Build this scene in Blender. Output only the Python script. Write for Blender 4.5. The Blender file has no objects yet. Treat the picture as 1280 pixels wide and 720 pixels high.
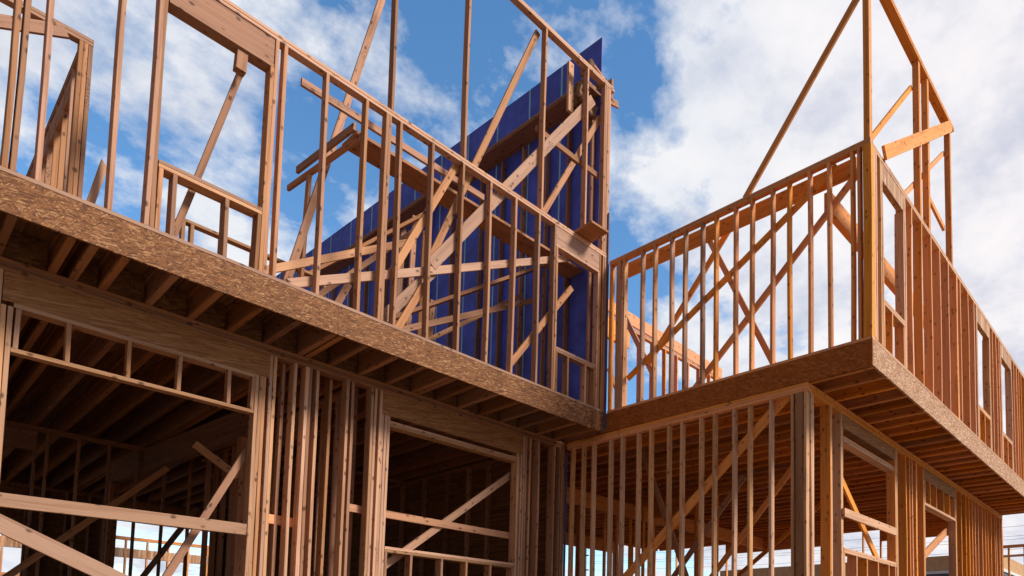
import bpy, bmesh, math, random
from mathutils import Vector, Matrix

random.seed(11)
S = bpy.context.scene
COL = S.collection
V = Vector

# ------------------------------------------------------------------ materials
def new_mat(name):
    m = bpy.data.materials.new(name); m.use_nodes = True
    nt = m.node_tree; nt.nodes.clear()
    out = nt.nodes.new('ShaderNodeOutputMaterial')
    b = nt.nodes.new('ShaderNodeBsdfPrincipled')
    nt.links.new(b.outputs['BSDF'], out.inputs['Surface'])
    return m, nt, b

def N(nt, t, **kw):
    n = nt.nodes.new(t)
    for k, v in kw.items():
        if k.startswith('i_'):
            key = k[2:]
            n.inputs[int(key) if key.isdigit() else key].default_value = v
        else:
            setattr(n, k, v)
    return n

def math_n(nt, op, a, b=None, clamp=False):
    n = nt.nodes.new('ShaderNodeMath'); n.operation = op; n.use_clamp = clamp
    for i, v in enumerate((a, b)):
        if v is None: continue
        if isinstance(v, (int, float)): n.inputs[i].default_value = v
        else: nt.links.new(v, n.inputs[i])
    return n.outputs[0]

def mix_col(nt, fac, a, b, mode='MIX'):
    n = nt.nodes.new('ShaderNodeMix'); n.data_type = 'RGBA'; n.blend_type = mode; n.clamp_factor = True
    for sock, v in ((n.inputs[0], fac), (n.inputs[6], a), (n.inputs[7], b)):
        if isinstance(v, (int, float)): sock.default_value = v
        elif isinstance(v, tuple): sock.default_value = (*v, 1)
        else: nt.links.new(v, sock)
    return n.outputs[2]

def ramp(nt, fac, stops):
    n = nt.nodes.new('ShaderNodeValToRGB'); e = n.color_ramp.elements
    while len(e) < len(stops): e.new(0.5)
    for el, (p, c) in zip(e, stops):
        el.position = p; el.color = (*c, 1) if len(c) == 3 else c
    nt.links.new(fac, n.inputs[0]); return n

def grey(v): return (v, v, v)

def obj_coords(nt, jump=37.0):
    tc = N(nt, 'ShaderNodeTexCoord'); oi = N(nt, 'ShaderNodeObjectInfo')
    sc = math_n(nt, 'MULTIPLY', oi.outputs['Random'], jump)
    add = N(nt, 'ShaderNodeVectorMath', operation='ADD')
    nt.links.new(tc.outputs['Object'], add.inputs[0]); nt.links.new(sc, add.inputs[1])
    return add.outputs[0], oi.outputs['Random']

def mapped(nt, vec, scale, rot=(0, 0, 0)):
    mp = N(nt, 'ShaderNodeMapping'); mp.inputs['Scale'].default_value = scale; mp.inputs['Rotation'].default_value = rot
    nt.links.new(vec, mp.inputs['Vector']); return mp.outputs[0]

def lumber(name, light, dark, rough=0.72, knots=0.85, var=0.62):
    m, nt, b = new_mat(name)
    vec, rnd = obj_coords(nt)
    n1 = N(nt, 'ShaderNodeTexNoise', i_Scale=1.0, i_Detail=4.0, i_Roughness=0.6, i_Distortion=0.6)
    nt.links.new(mapped(nt, vec, (0.9, 24, 24)), n1.inputs['Vector'])
    n2 = N(nt, 'ShaderNodeTexNoise', i_Scale=1.0, i_Detail=3.0, i_Roughness=0.7)
    nt.links.new(mapped(nt, vec, (5, 170, 170)), n2.inputs['Vector'])
    n3 = N(nt, 'ShaderNodeTexNoise', i_Scale=1.0, i_Detail=2.0)
    nt.links.new(mapped(nt, vec, (0.7, 3, 3)), n3.inputs['Vector'])
    g = math_n(nt, 'ADD', math_n(nt, 'MULTIPLY', n1.outputs[0], 0.75), math_n(nt, 'MULTIPLY', n2.outputs[0], 0.25))
    r = ramp(nt, g, [(0.30, dark), (0.52, light), (0.75, tuple(min(1, c*1.12) for c in light))])
    # weathering patches with a shape of their own
    c = mix_col(nt, math_n(nt, 'MULTIPLY', ramp(nt, n3.outputs[0], [(0.5, grey(0)), (0.75, grey(1))]).outputs[0], 0.35), r.outputs[0], tuple(c*0.62 for c in light))
    # knots
    vo = N(nt, 'ShaderNodeTexVoronoi', i_Scale=1.0, i_Randomness=1.0)
    nt.links.new(mapped(nt, vec, (6.5, 11, 11)), vo.inputs['Vector'])
    kn = ramp(nt, vo.outputs['Distance'], [(0.10, grey(1)), (0.24, grey(0))])
    c = mix_col(nt, math_n(nt, 'MULTIPLY', kn.outputs[0], knots), c, tuple(x*0.28 for x in dark))
    # smudged mill marks, a few hand-lengths apart
    v2 = N(nt, 'ShaderNodeTexVoronoi', i_Scale=1.0, i_Randomness=1.0); nt.links.new(mapped(nt, vec, (0.9, 4, 4)), v2.inputs['Vector'])
    n4 = N(nt, 'ShaderNodeTexNoise', i_Scale=1.0, i_Detail=2.0); nt.links.new(mapped(nt, vec, (60, 110, 110)), n4.inputs['Vector'])
    mk = math_n(nt, 'MULTIPLY', math_n(nt, 'LESS_THAN', v2.outputs['Distance'], 0.16), math_n(nt, 'GREATER_THAN', n4.outputs[0], 0.53))
    c = mix_col(nt, math_n(nt, 'MULTIPLY', mk, 0.55), c, (0.05, 0.035, 0.035))
    hsv = N(nt, 'ShaderNodeHueSaturation')
    nt.links.new(math_n(nt, 'ADD', math_n(nt, 'MULTIPLY', rnd, var), 1.0-var*0.5), hsv.inputs['Value'])
    w = N(nt, 'ShaderNodeTexWhiteNoise', noise_dimensions='1D'); nt.links.new(rnd, w.inputs['W'])
    nt.links.new(math_n(nt, 'ADD', math_n(nt, 'MULTIPLY', w.outputs[0], 0.009), 0.4925), hsv.inputs['Hue'])
    nt.links.new(math_n(nt, 'ADD', math_n(nt, 'MULTIPLY', w.outputs[0], 0.22), 0.84), hsv.inputs['Saturation'])
    nt.links.new(c, hsv.inputs['Color']); nt.links.new(hsv.outputs[0], b.inputs['Base Color'])
    b.inputs['Roughness'].default_value = rough; b.inputs['Specular IOR Level'].default_value = 0.25
    bp = N(nt, 'ShaderNodeBump', i_Strength=0.25, i_Distance=0.004)
    nt.links.new(g, bp.inputs['Height']); nt.links.new(bp.outputs[0], b.inputs['Normal'])
    return m

def strandboard(name, cols, fl=(14, 60), stain=0.5, ang=0.9, plane='xz'):
    """wood strands lying in one local plane (long axis named first); three crossed layers of cells"""
    m, nt, b = new_mat(name)
    vec, rnd = obj_coords(nt)
    if plane != 'xz':
        sw = nt.nodes.new('ShaderNodeSeparateXYZ'); nt.links.new(vec, sw.inputs[0])
        cb = nt.nodes.new('ShaderNodeCombineXYZ'); idx = {'x': 0, 'y': 1, 'z': 2}
        rest = [a for a in 'xyz' if a not in plane][0]
        for k, a in ((0, plane[0]), (1, rest), (2, plane[1])): nt.links.new(sw.outputs[idx[a]], cb.inputs[k])
        vec = cb.outputs[0]
    wob = N(nt, 'ShaderNodeTexNoise', i_Scale=9.0, i_Detail=2.0)
    nt.links.new(vec, wob.inputs['Vector'])
    wv = N(nt, 'ShaderNodeVectorMath', operation='MULTIPLY_ADD')
    nt.links.new(wob.outputs['Color'], wv.inputs[0]); wv.inputs[1].default_value = (0.006,)*3; nt.links.new(vec, wv.inputs[2])
    layers = []
    for k, a in enumerate((0.15, ang, -ang*0.9)):
        off = N(nt, 'ShaderNodeVectorMath', operation='ADD'); off.inputs[1].default_value = (k*3.1, k*1.7, k*2.3)
        nt.links.new(wv.outputs[0], off.inputs[0])
        rot = N(nt, 'ShaderNodeVectorRotate', rotation_type='Y_AXIS'); rot.inputs['Angle'].default_value = a
        nt.links.new(off.outputs[0], rot.inputs['Vector'])
        vo = N(nt, 'ShaderNodeTexVoronoi', i_Scale=1.0, i_Randomness=1.0)
        nt.links.new(mapped(nt, rot.outputs[0], (fl[0], 1.0, fl[1])), vo.inputs['Vector'])
        sp = N(nt, 'ShaderNodeSeparateColor'); nt.links.new(vo.outputs['Color'], sp.inputs[0])
        layers.append((sp, vo))
    sel = math_n(nt, 'GREATER_THAN', layers[0][0].outputs[1], 0.45)
    sel2 = math_n(nt, 'GREATER_THAN', layers[1][0].outputs[1], 0.55)
    def mixv(f, a_, b_):
        n = nt.nodes.new('ShaderNodeMix'); n.data_type = 'FLOAT'
        for s_, v_ in ((0, f), (2, a_), (3, b_)): nt.links.new(v_, n.inputs[s_])
        return n.outputs[0]
    val = mixv(sel, mixv(sel2, layers[2][0].outputs[0], layers[1][0].outputs[0]), layers[0][0].outputs[0])
    c = ramp(nt, val, [(0.0, cols[0]), (0.35, cols[1]), (0.75, cols[2]), (1.0, cols[3])]).outputs[0]
    nb = N(nt, 'ShaderNodeTexNoise', i_Scale=2.2, i_Detail=6.0, i_Roughness=0.65)
    nt.links.new(vec, nb.inputs['Vector'])
    c = mix_col(nt, math_n(nt, 'MULTIPLY', ramp(nt, nb.outputs[0], [(0.5, grey(0)), (0.72, grey(1))]).outputs[0], stain), c, tuple(x*0.45 for x in cols[0]))
    nt.links.new(c, b.inputs['Base Color']); b.inputs['Roughness'].default_value = 0.7
    b.inputs['Specular IOR Level'].default_value = 0.25
    bp = N(nt, 'ShaderNodeBump', i_Strength=0.5, i_Distance=0.006)
    nt.links.new(val, bp.inputs['Height']); nt.links.new(bp.outputs[0], b.inputs['Normal'])
    return m

def plain(name, col, rough=0.8, nscale=3.0, amount=0.25, spec=0.3):
    m, nt, b = new_mat(name)
    vec, rnd = obj_coords(nt)
    n = N(nt, 'ShaderNodeTexNoise', i_Scale=nscale, i_Detail=6.0, i_Roughness=0.6); nt.links.new(vec, n.inputs['Vector'])
    r = ramp(nt, n.outputs[0], [(0.3, tuple(c*(1-amount) for c in col)), (0.7, tuple(min(1, c*(1+amount)) for c in col))])
    nt.links.new(r.outputs[0], b.inputs['Base Color']); b.inputs['Roughness'].default_value = rough
    b.inputs['Specular IOR Level'].default_value = spec
    return m

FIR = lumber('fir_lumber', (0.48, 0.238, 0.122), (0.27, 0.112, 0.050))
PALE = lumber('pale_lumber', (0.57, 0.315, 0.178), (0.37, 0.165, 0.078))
FLARE = lumber('flare_tinted_lumber', (0.80, 0.335, 0.085), (0.60, 0.20, 0.036), var=0.3, knots=0.7)  # wing lumber, the lens flare's orange glow put into its colour
FLARE_PALE = lumber('pale_flare_tinted_lumber', (0.69, 0.385, 0.20), (0.48, 0.22, 0.09), var=0.25, knots=0.7)  # paler wing lumber, warmed by the same painted flare glow
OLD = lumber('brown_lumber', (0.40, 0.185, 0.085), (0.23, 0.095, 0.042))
OSB = strandboard('oriented_strand_board', [(0.10, 0.037, 0.015), (0.21, 0.081, 0.029), (0.27, 0.112, 0.042), (0.47, 0.25, 0.12)], fl=(20, 100), stain=0.25)
SUBF = strandboard('subfloor_strand_board', [(0.14, 0.06, 0.025), (0.22, 0.10, 0.04), (0.28, 0.13, 0.055), (0.36, 0.19, 0.09)], stain=0.3)
SUB_FLARE = strandboard('flare_tinted_subfloor', [(0.30, 0.10, 0.02), (0.42, 0.15, 0.03), (0.50, 0.19, 0.042), (0.58, 0.25, 0.07)], stain=0.2)  # wing subfloor with the flare's glow mixed into the colour
SHADE = strandboard('shaded_strand_board', [(0.25, 0.066, 0.011), (0.35, 0.097, 0.015), (0.41, 0.12, 0.02), (0.48, 0.165, 0.036)], fl=(15, 60), stain=0.25, plane='yz')  # wing rim turned from the sun, its shade put into the colour
OSB_FLARE = strandboard('flare_lit_strand_board', [(0.28, 0.12, 0.06), (0.43, 0.225, 0.12), (0.54, 0.31, 0.18), (0.72, 0.52, 0.37)], fl=(17, 80), stain=0.15)  # strand board brightened in colour for the flare over the wing
LSL = strandboard('laminated_strand_lumber', [(0.24, 0.10, 0.038), (0.33, 0.145, 0.056), (0.38, 0.175, 0.07), (0.45, 0.225, 0.10)], fl=(4.5, 70), stain=0.12, ang=0.18, plane='xy')
JOIST = lumber('joist_flange', (0.35, 0.15, 0.058), (0.21, 0.085, 0.029))
JOIST_FLARE = lumber('flare_tinted_joist_flange', (0.66, 0.25, 0.045), (0.42, 0.13, 0.02))  # wing joists, flare warmth painted into the wood colour
BLUE = plain('blue_membrane', (0.072, 0.110, 0.62), rough=0.55, nscale=2.5, amount=0.35, spec=0.35)
GAP_LIGHT = plain('gap_light_blue', (0.32, 0.62, 0.92), rough=0.5, amount=0.15)  # daylight between wall panels, put into the colour of a strip
FLASH = plain('violet_flashing', (0.10, 0.10, 0.22), rough=0.45, amount=0.3)
CONC = plain('concrete', (0.42, 0.40, 0.37), rough=0.9, nscale=4, amount=0.2)
DIRT = plain('dirt', (0.19, 0.135, 0.09), rough=0.95, nscale=1.3, amount=0.4)
ROOF = plain('slate_roofing', (0.10, 0.115, 0.16), rough=0.7, nscale=6)
WHITE = plain('white_trim', (0.72, 0.74, 0.76), rough=0.6, amount=0.08)
BARK = plain('bark', (0.10, 0.08, 0.07), rough=0.9, nscale=14, amount=0.4)
BUFF = plain('buff_siding', (0.55, 0.33, 0.17), rough=0.8, nscale=3, amount=0.15)
RUB = plain('fibrous_scrap', (0.26, 0.155, 0.095), rough=0.95, nscale=25, amount=0.6)
WIRE = plain('black_cable', (0.03, 0.03, 0.035), rough=0.5)

# ------------------------------------------------------------------ geometry helpers
def link(o): COL.objects.link(o); return o

def world_loc(o):
    p = V((0, 0, 0))
    while o is not None: p += o.location; o = o.parent
    return p

def mesh_obj(name, bm, mat, parent=None, M=None):
    me = bpy.data.meshes.new(name); bm.to_mesh(me); bm.free()
    me.materials.append(mat)
    o = link(bpy.data.objects.new(name, me))
    if parent is not None:
        o.parent = parent
        M = Matrix.Translation(-world_loc(parent)) @ (M or Matrix())
        o.matrix_local = M
    elif M is not None:
        o.matrix_world = M
    return o

def prism_bm(L, w, t, ch=0.003, crook=0.0, cuts=(0, 0)):
    """a sawn board along +x, section w (y) by t (z), eased arrises, slight crook, ends cut at a slant"""
    bm = bmesh.new(); a, c = w/2, t/2; ch = min(ch, a*0.4, c*0.4)
    prof = [(-a+ch, -c), (a-ch, -c), (a, -c+ch), (a, c-ch), (a-ch, c), (-a+ch, c), (-a, c-ch), (-a, -c+ch)]
    n = max(1, int(L/0.7)) if crook else 1
    ph1, ph2 = random.uniform(0, 6.28), random.uniform(0, 6.28)
    a1, a2 = random.uniform(-1, 1)*crook, random.uniform(-1, 1)*crook
    rings = []
    for i in range(n+1):
        s = i/n; bow = math.sin(math.pi*s)
        dy, dz = a1*bow + 0.3*crook*math.sin(6.28*s+ph1)*bow, a2*bow + 0.3*crook*math.sin(6.28*s+ph2)*bow
        sl = cuts[0] if i == 0 else (cuts[1] if i == n else 0)
        rings.append([bm.verts.new((L*s + sl*y, y+dy, z+dz)) for y, z in prof])
    for r0, r1 in zip(rings, rings[1:]):
        for k in range(8):
            bm.faces.new((r0[k], r0[(k+1) % 8], r1[(k+1) % 8], r1[k]))
    bm.faces.new(rings[0][::-1]); bm.faces.new(rings[-1])
    bm.normal_update()
    return bm

def frame_m(p0, d, wide):
    x = d.normalized(); y = (wide - x*wide.dot(x)).normalized(); z = x.cross(y)
    return Matrix(((x.x, y.x, z.x, p0.x), (x.y, y.y, z.y, p0.y), (x.z, y.z, z.z, p0.z), (0, 0, 0, 1)))

def board(name, p0, p1, w, t, wide, mat=None, parent=None, crook=0.003, cuts=(0, 0)):
    """board from p0 to p1 (centre line); w is measured along the direction 'wide', t across it"""
    p0, p1, wide = V(p0), V(p1), V(wide); d = p1-p0
    return mesh_obj(name, prism_bm(d.length, w, t, crook=crook, cuts=cuts), mat or FIR, parent, frame_m(p0, d, wide))

def box_bm(bm, lo, hi):
    vs = [bm.verts.new((x, y, z)) for x in (lo[0], hi[0]) for y in (lo[1], hi[1]) for z in (lo[2], hi[2])]
    for f in ((0, 1, 3, 2), (4, 6, 7, 5), (0, 4, 5, 1), (2, 3, 7, 6), (0, 2, 6, 4), (1, 5, 7, 3)):
        bm.faces.new([vs[i] for i in f])

def slab(name, lo, hi, mat, parent=None, rise=None):
    """an axis-aligned sheet or board, its own origin at its low corner; rise lifts the two top ends along y"""
    bm = bmesh.new(); box_bm(bm, (0, 0, 0), tuple(h-l for l, h in zip(lo, hi)))
    if rise:
        for v in bm.verts:
            if v.co.z > 0.001: v.co.z += rise[1] if v.co.y > 0.001 else rise[0]
    return mesh_obj(name, bm, mat, parent, Matrix.Translation(V(lo)))

def thing(name, label, cat, loc, group=None):
    o = link(bpy.data.objects.new(name, None)); o.location = loc; o.empty_display_size = 0.3
    return tag(o, label, cat, group)

def tag(o, label, cat, group=None):
    o['label'] = label; o['category'] = cat; o['kind'] = 'thing'
    if group: o['group'] = group
    return o

X, Y, Z = V((1, 0, 0)), V((0, 1, 0)), V((0, 0, 1))
ST = 0.038

class Wall:
    """stud wall along axis 'x' or 'y'; 'face' is the coordinate of its outer face, depth goes to +"""
    def __init__(s, label, ax, face, depth, z0, z1, a0, a1, mat, plates=2, name='framed_wall', group='framed stud walls', base=1, pmat=None):
        s.ax, s.face, s.depth, s.z0, s.z1, s.mat = ax, face, depth, z0, z1, mat
        s.u = X if ax == 'x' else Y; s.v = Y if ax == 'x' else X
        s.o = thing(name, label, 'wall', s.P((a0+a1)/2, 0, z0), group)
        s.zb = z0 + base*ST; s.zt = z1 - plates*ST
        pm = pmat or mat
        for k in range(base): s.plate('bottom_plate', a0, a1, z0+k*ST, pm)
        for k in range(plates): s.plate('top_plate', a0, a1, s.zt+k*ST, pm)
    def opening(s, a, z, name='window_frame'):
        e = link(bpy.data.objects.new(name, None)); e.parent = s.o; e.empty_display_size = 0.2
        e.location = s.P(a, 0, z) - s.o.location; s.wall = s.o; s.o = e
    def close(s): s.o = s.wall
    def P(s, a, d, z):
        return V((a, s.face+d, z)) if s.ax == 'x' else V((s.face+d, a, z))
    def plate(s, name, a0, a1, z, mat=None, depth=None):
        d = depth or s.depth
        return board(name, s.P(a0, d/2, z+ST/2), s.P(a1, d/2, z+ST/2), d, ST-0.0015, s.v, mat or s.mat, s.o, crook=0.002)
    def stud(s, a, z0=None, z1=None, name='stud', depth=None, mat=None, w=ST, lean=0.008, back=0.0):
        z0 = s.zb if z0 is None else z0; z1 = s.zt if z1 is None else z1; d = depth or s.depth
        j = random.uniform(-lean, lean)
        return board(name, s.P(a, back+d/2, z0), s.P(a+j, back+d/2, z1), w-0.001, d, s.u, mat or s.mat, s.o, crook=0.008 if z1-z0 > 1 else 0.001)
    def flat(s, name, a0, a1, z0, z1, d0=0.0, d1=None, mat=None):
        """horizontal board standing on edge or lying, z0..z1, d0..d1"""
        d1 = s.depth if d1 is None else d1
        return board(name, s.P(a0, (d0+d1)/2, (z0+z1)/2), s.P(a1, (d0+d1)/2, (z0+z1)/2), z1-z0, d1-d0, Z, mat or s.mat, s.o, crook=0)

def joist_mesh(name, L, h, fw=0.06, ft=0.038, mat=None):
    """wood I-joist along +y: two flanges and a thin web, bottom at z 0"""
    bm = bmesh.new()
    box_bm(bm, (-fw/2, 0, 0), (fw/2, L, ft)); box_bm(bm, (-fw/2, 0, h-ft), (fw/2, L, h))
    box_bm(bm, (-0.006, 0.001, ft), (0.006, L-0.001, h-ft))
    bmesh.ops.rotate(bm, verts=bm.verts, cent=(0, 0, 0), matrix=Matrix.Rotation(-math.pi/2, 3, 'Z'))
    me = bpy.data.meshes.new(name); bm.to_mesh(me); bm.free(); me.materials.append(mat or JOIST); return me

def brace(label, p0, p1, w=0.089, t=ST, wide=Z, mat=None, cat='brace', name='brace', group='loose bracing boards', cuts=(0, 0)):
    o = board(name, p0, p1, w, t, wide, mat or FIR, None, crook=0.004, cuts=cuts)
    return tag(o, label, cat, group)

# ------------------------------------------------------------------ setting: ground, foundation
bm = bmesh.new()
n = 60
bmesh.ops.create_grid(bm, x_segments=n, y_segments=n, size=400)
for v in bm.verts:
    r = math.hypot(v.co.x-8, v.co.y-8)
    v.co.z = -0.02 + (random.uniform(-0.25, 0.25) if r > 35 else 0)
g = mesh_obj('ground', bm, DIRT); g['kind'] = 'structure'

Z1 = 1.9       # first floor deck
ZJ = 4.96      # underside of the upper floor joists
ZD = 5.26      # top of the joists
ZF = 5.282     # top of the upper deck
fm = slab('foundation', (-0.6, 7.95, -0.1), (7.84, 20.0, 1.6), CONC); tag(fm, 'grey concrete foundation block under the main part of the house', 'foundation')
fw = slab('foundation', (7.9, 3.65, -0.1), (18.86, 14.5, 1.6), CONC); tag(fw, 'grey concrete foundation block under the projecting wing', 'foundation')
f1 = slab('floor', (-0.6, 7.93, 1.6), (7.85, 20.0, Z1), OSB); f1['kind'] = 'structure'
f2 = slab('floor', (7.88, 3.63, 1.6), (18.88, 14.5, Z1), OSB); f2['kind'] = 'structure'

# ------------------------------------------------------------------ upper floor decks
dk = thing('floor_deck', 'upper floor deck of the main part with strand-board rim and dark I-joists', 'floor deck', (3.6, 7.08, ZJ), 'upper floor decks')
slab('rim_board', (-0.6, 7.08, ZJ), (3.42, 7.108, ZF-0.004), OSB, dk)
slab('rim_board', (3.423, 7.08, ZJ), (7.879, 7.108, ZF-0.004), OSB, dk)
slab('subfloor', (-0.6, 7.11, ZD), (7.80, 20.0, ZF), SUBF, dk)
jm = joist_mesh('joist', 12.85, ZD-ZJ)
xs = [-0.45 + 0.385*k for k in range(22)]
xs[4:4] = [1.245]; xs.append(3.49); xs.append(5.02)
for x in xs:
    o = link(bpy.data.objects.new('joist', jm)); o.parent = dk
    o.matrix_local = Matrix.Translation(V((x, 7.112, ZJ))-dk.location) @ Matrix.Rotation(math.pi/2, 4, 'Z')
for x0, x1 in zip(sorted(xs), sorted(xs)[1:]):          # blocking over the wall below
    if x1-x0 > 0.2:
        slab('blocking', (x0+0.035, 8.0, ZJ+0.002), (x1-0.035, 8.03, ZD-0.002), SUBF, dk)

slab('rim_board', (-0.6, 19.965, ZJ), (7.85, 19.995, ZD-0.001), SUBF, dk)
wk = thing('floor_deck', 'upper floor deck of the projecting wing with flare-tinted rim and soffit of joists', 'floor deck', (13, 2.84, ZJ), 'upper floor decks')
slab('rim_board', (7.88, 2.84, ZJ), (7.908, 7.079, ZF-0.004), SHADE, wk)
for a, b_ in ((7.909, 8.60), (8.602, 11.04), (11.042, 13.48), (13.482, 15.92), (15.922, 18.88)):
    slab('rim_board', (a, 2.84, ZJ), (b_, 2.868, ZF-0.004), OSB_FLARE, wk)
slab('rim_board', (18.852, 2.869, ZJ), (18.88, 14.5, ZF-0.004), OSB_FLARE, wk)
slab('subfloor', (7.91, 2.87, ZD), (18.85, 14.5, ZF), SUB_FLARE, wk)
slab('rim_board', (7.91, 14.475, ZJ), (18.85, 14.499, ZD-0.001), SUBF, wk)
jm2 = joist_mesh('joist', 11.6, ZD-ZJ, mat=JOIST_FLARE)
for k in range(28):
    x = 8.0 + 0.395*k + random.uniform(-0.02, 0.02)
    o = link(bpy.data.objects.new('joist', jm2)); o.parent = wk
    o.matrix_local = Matrix.Translation(V((x, 2.871, ZJ))-wk.location) @ Matrix.Rotation(math.pi/2, 4, 'Z')

# ------------------------------------------------------------------ upper wall of the main part (faces the camera side)
A = Wall('long upper stud wall of the main part with a wide window opening', 'x', 7.082, 0.10, ZF, 7.93, -0.6, 7.872, FIR, pmat=PALE)
for x in (-0.42, -0.02, 0.22, 0.629, 0.68, 0.835, 1.324): A.stud(x, depth=0.14)
for x in (1.598, 1.640): A.stud(x, name='king_stud', depth=0.14)
A.stud(1.682, z1=5.91, name='trimmer', depth=0.14)
A.stud(2.59, z1=7.53, name='trimmer', depth=0.14); A.stud(2.630, name='king_stud', depth=0.14)
A.stud(2.548, z1=5.91, name='trimmer', depth=0.14)
A.opening(2.13, 5.95)
A.flat('header', 1.662, 2.609, 7.571, A.zt-0.001, 0.012, 0.13, OLD)
A.flat('header_plate', 1.662, 2.609, 7.531, 7.57, 0.0, 0.14)
A.flat('window_sill', 1.662, 2.609, 5.949, 5.986, 0, 0.14, PALE); A.flat('window_sill', 1.662, 2.609, 5.911, 5.948, 0, 0.14, PALE)
for x in (1.80, 2.254): A.stud(x, z1=5.91, name='cripple_stud', depth=0.14)
A.close()
for x in (2.724, 3.177, 3.649, 3.906, 3.946, 4.103, 4.556, 5.015, 5.477, 5.915, 6.379): A.stud(x)
A.stud(6.692, name='king_stud'); A.stud(6.731, z1=7.53, name='trimmer')
A.stud(7.655, z1=7.53, name='trimmer'); A.stud(7.697, name='king_stud')
for x in (7.775, 7.814, 7.853): A.stud(x, name='corner_stud')
A.opening(7.19, 5.96)
A.flat('header', 6.712, 7.676, 7.571, A.zt-0.001, 0.008, 0.09, PALE); A.flat('header_plate', 6.712, 7.676, 7.531, 7.57, 0, 0.1, PALE)
A.flat('window_sill', 6.751, 7.635, 5.962, 6.0, 0, 0.1, PALE); A.flat('window_sill', 6.751, 7.635, 5.923, 5.961, 0, 0.1, PALE)
for x in (6.775, 7.02, 7.40, 7.615): A.stud(x, z1=5.922, name='cripple_stud')
A.close()

# tall parapet wall standing on it
PW = thing('framed_wall', 'tall stud frame standing on top of the long upper wall, near the blue wall', 'wall', (5.9, 7.13, 7.93), 'framed stud walls')
for x in (3.97, 5.03, 6.409, 7.323): board('stud', (x, 7.131, 7.931), (x+random.uniform(-.01, .01), 7.131, 10.78), 0.037, 0.10, X, FIR, PW, crook=0.006)
for x in (7.745, 7.785, 7.824, 7.863): board('corner_stud', (x, 7.131, 7.931), (x, 7.131, 10.78), 0.037, 0.09, X, FIR, PW)
for k in range(2): board('top_plate', (3.2, 7.131, 10.80+0.039*k), (7.96-0.03*k, 7.131, 10.80+0.039*k), 0.10, 0.037, Y, PALE, PW)
board('ledger', (6.36, 7.215, 9.24), (7.74, 7.215, 9.25), 0.089, ST, Z, FIR, PW)

# ------------------------------------------------------------------ upper walls of the wing
B = Wall('closely studded upper wall of the wing, above the shaded rim', 'y', 7.882, 0.089, ZF, 7.81, 2.842, 7.05, FLARE, pmat=FLARE)
for y in (6.755, 6.39, 6.14, 5.82, 5.58, 5.27, 5.045, 4.72, 4.475, 4.165, 3.91, 3.63, 3.367, 3.08): B.stud(y, mat=PALE if y > 5.2 else FLARE)
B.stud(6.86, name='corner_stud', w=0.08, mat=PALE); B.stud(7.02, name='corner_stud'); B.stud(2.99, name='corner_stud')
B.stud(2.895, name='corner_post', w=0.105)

C = Wall('sunlit upper side wall of the wing with three narrow window openings', 'x', 2.842, 0.12, ZF, 7.79, 7.973, 18.86, FLARE, pmat=FLARE_PALE)
for x in (7.995, 8.034, 8.073): C.stud(x, name='corner_stud', mat=FLARE_PALE)
def narrow_window(w, a0, a1, sill, head, cr):
    w.stud(a0-0.06, name='king_stud', mat=FLARE_PALE); w.stud(a0-0.019, z1=head, name='trimmer', mat=FLARE_PALE)
    w.stud(a1+0.06, name='king_stud', mat=FLARE_PALE); w.stud(a1+0.019, z1=head, name='trimmer', mat=FLARE_PALE)
    w.opening((a0+a1)/2, sill)
    w.flat('header', a0-0.04, a1+0.04, head+0.001, w.zt-0.001, 0.004, 0.08, OSB_FLARE)
    for k in (1, 2): w.flat('window_sill', a0, a1, sill-k*ST, sill-(k-1)*ST-0.001, 0, w.depth, FLARE_PALE)
    for c in cr: w.stud(c, z1=sill-2*ST-0.001, name='cripple_stud')
    w.close()
narrow_window(C, 8.29, 9.08, 5.95, 7.48, (8.32, 8.60, 9.05))
narrow_window(C, 13.02, 13.90, 5.94, 7.45, (13.05, 13.45, 13.87))
narrow_window(C, 14.90, 15.80, 5.93, 7.45, (14.93, 15.35, 15.77))
for x in (9.433, 9.874, 10.316, 10.75, 11.213, 11.69, 11.73, 11.908, 12.403, 12.80, 14.164, 14.45, 14.72, 16.1, 16.38, 16.62, 16.86, 17.26, 17.66, 18.06, 18.46, 18.84):
    C.stud(x)

# open gable frame above the wing corner
GF = thing('framed_wall', 'open frame of posts and a top rail above the wing corner', 'wall', (9.7, 2.88, 7.79), 'framed stud walls')
for y in (2.868, 2.907): board('corner_post', (7.93, y, 7.812), (7.93, y, 10.17), 0.037, 0.089, Y, FLARE, GF)
for x in (9.86, 9.90, 10.27, 10.31, 11.46, 11.50): board('post', (x, 2.89, 7.792), (x, 2.89, 10.17), 0.037, 0.089, X, FLARE, GF, crook=0.004)
for k in range(2): board('top_plate', (7.88, 2.89, 10.19+0.039*k), (11.66, 2.89, 10.19+0.039*k), 0.12, 0.037, Y, FLARE, GF)

GW = 'wing braces and beams'
brace('long slanting prop rising from the wing wall to the top of the corner post', (7.935, 4.59, 7.82), (7.935, 2.95, 9.83), mat=FLARE, wide=Y, group=GW)
brace('wide flare-tinted board sloping up from the wing corner to the outer post', (8.30, 2.82, 7.83), (11.40, 2.82, 10.10), w=0.17, mat=FLARE, group=GW)
brace('thin board rising left to right between the corner post and the twin posts', (8.05, 2.955, 7.86), (9.84, 2.955, 9.80), w=0.07, mat=FLARE, group=GW)
brace('thin board rising from behind the twin posts to the outer post', (9.33, 2.955, 7.84), (11.46, 2.955, 9.73), w=0.07, mat=FLARE, group=GW)
brace('short board dipping from the twin posts to the outer post', (10.40, 2.955, 8.56), (11.42, 2.955, 8.43), w=0.09, mat=FLARE, group=GW)
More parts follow.
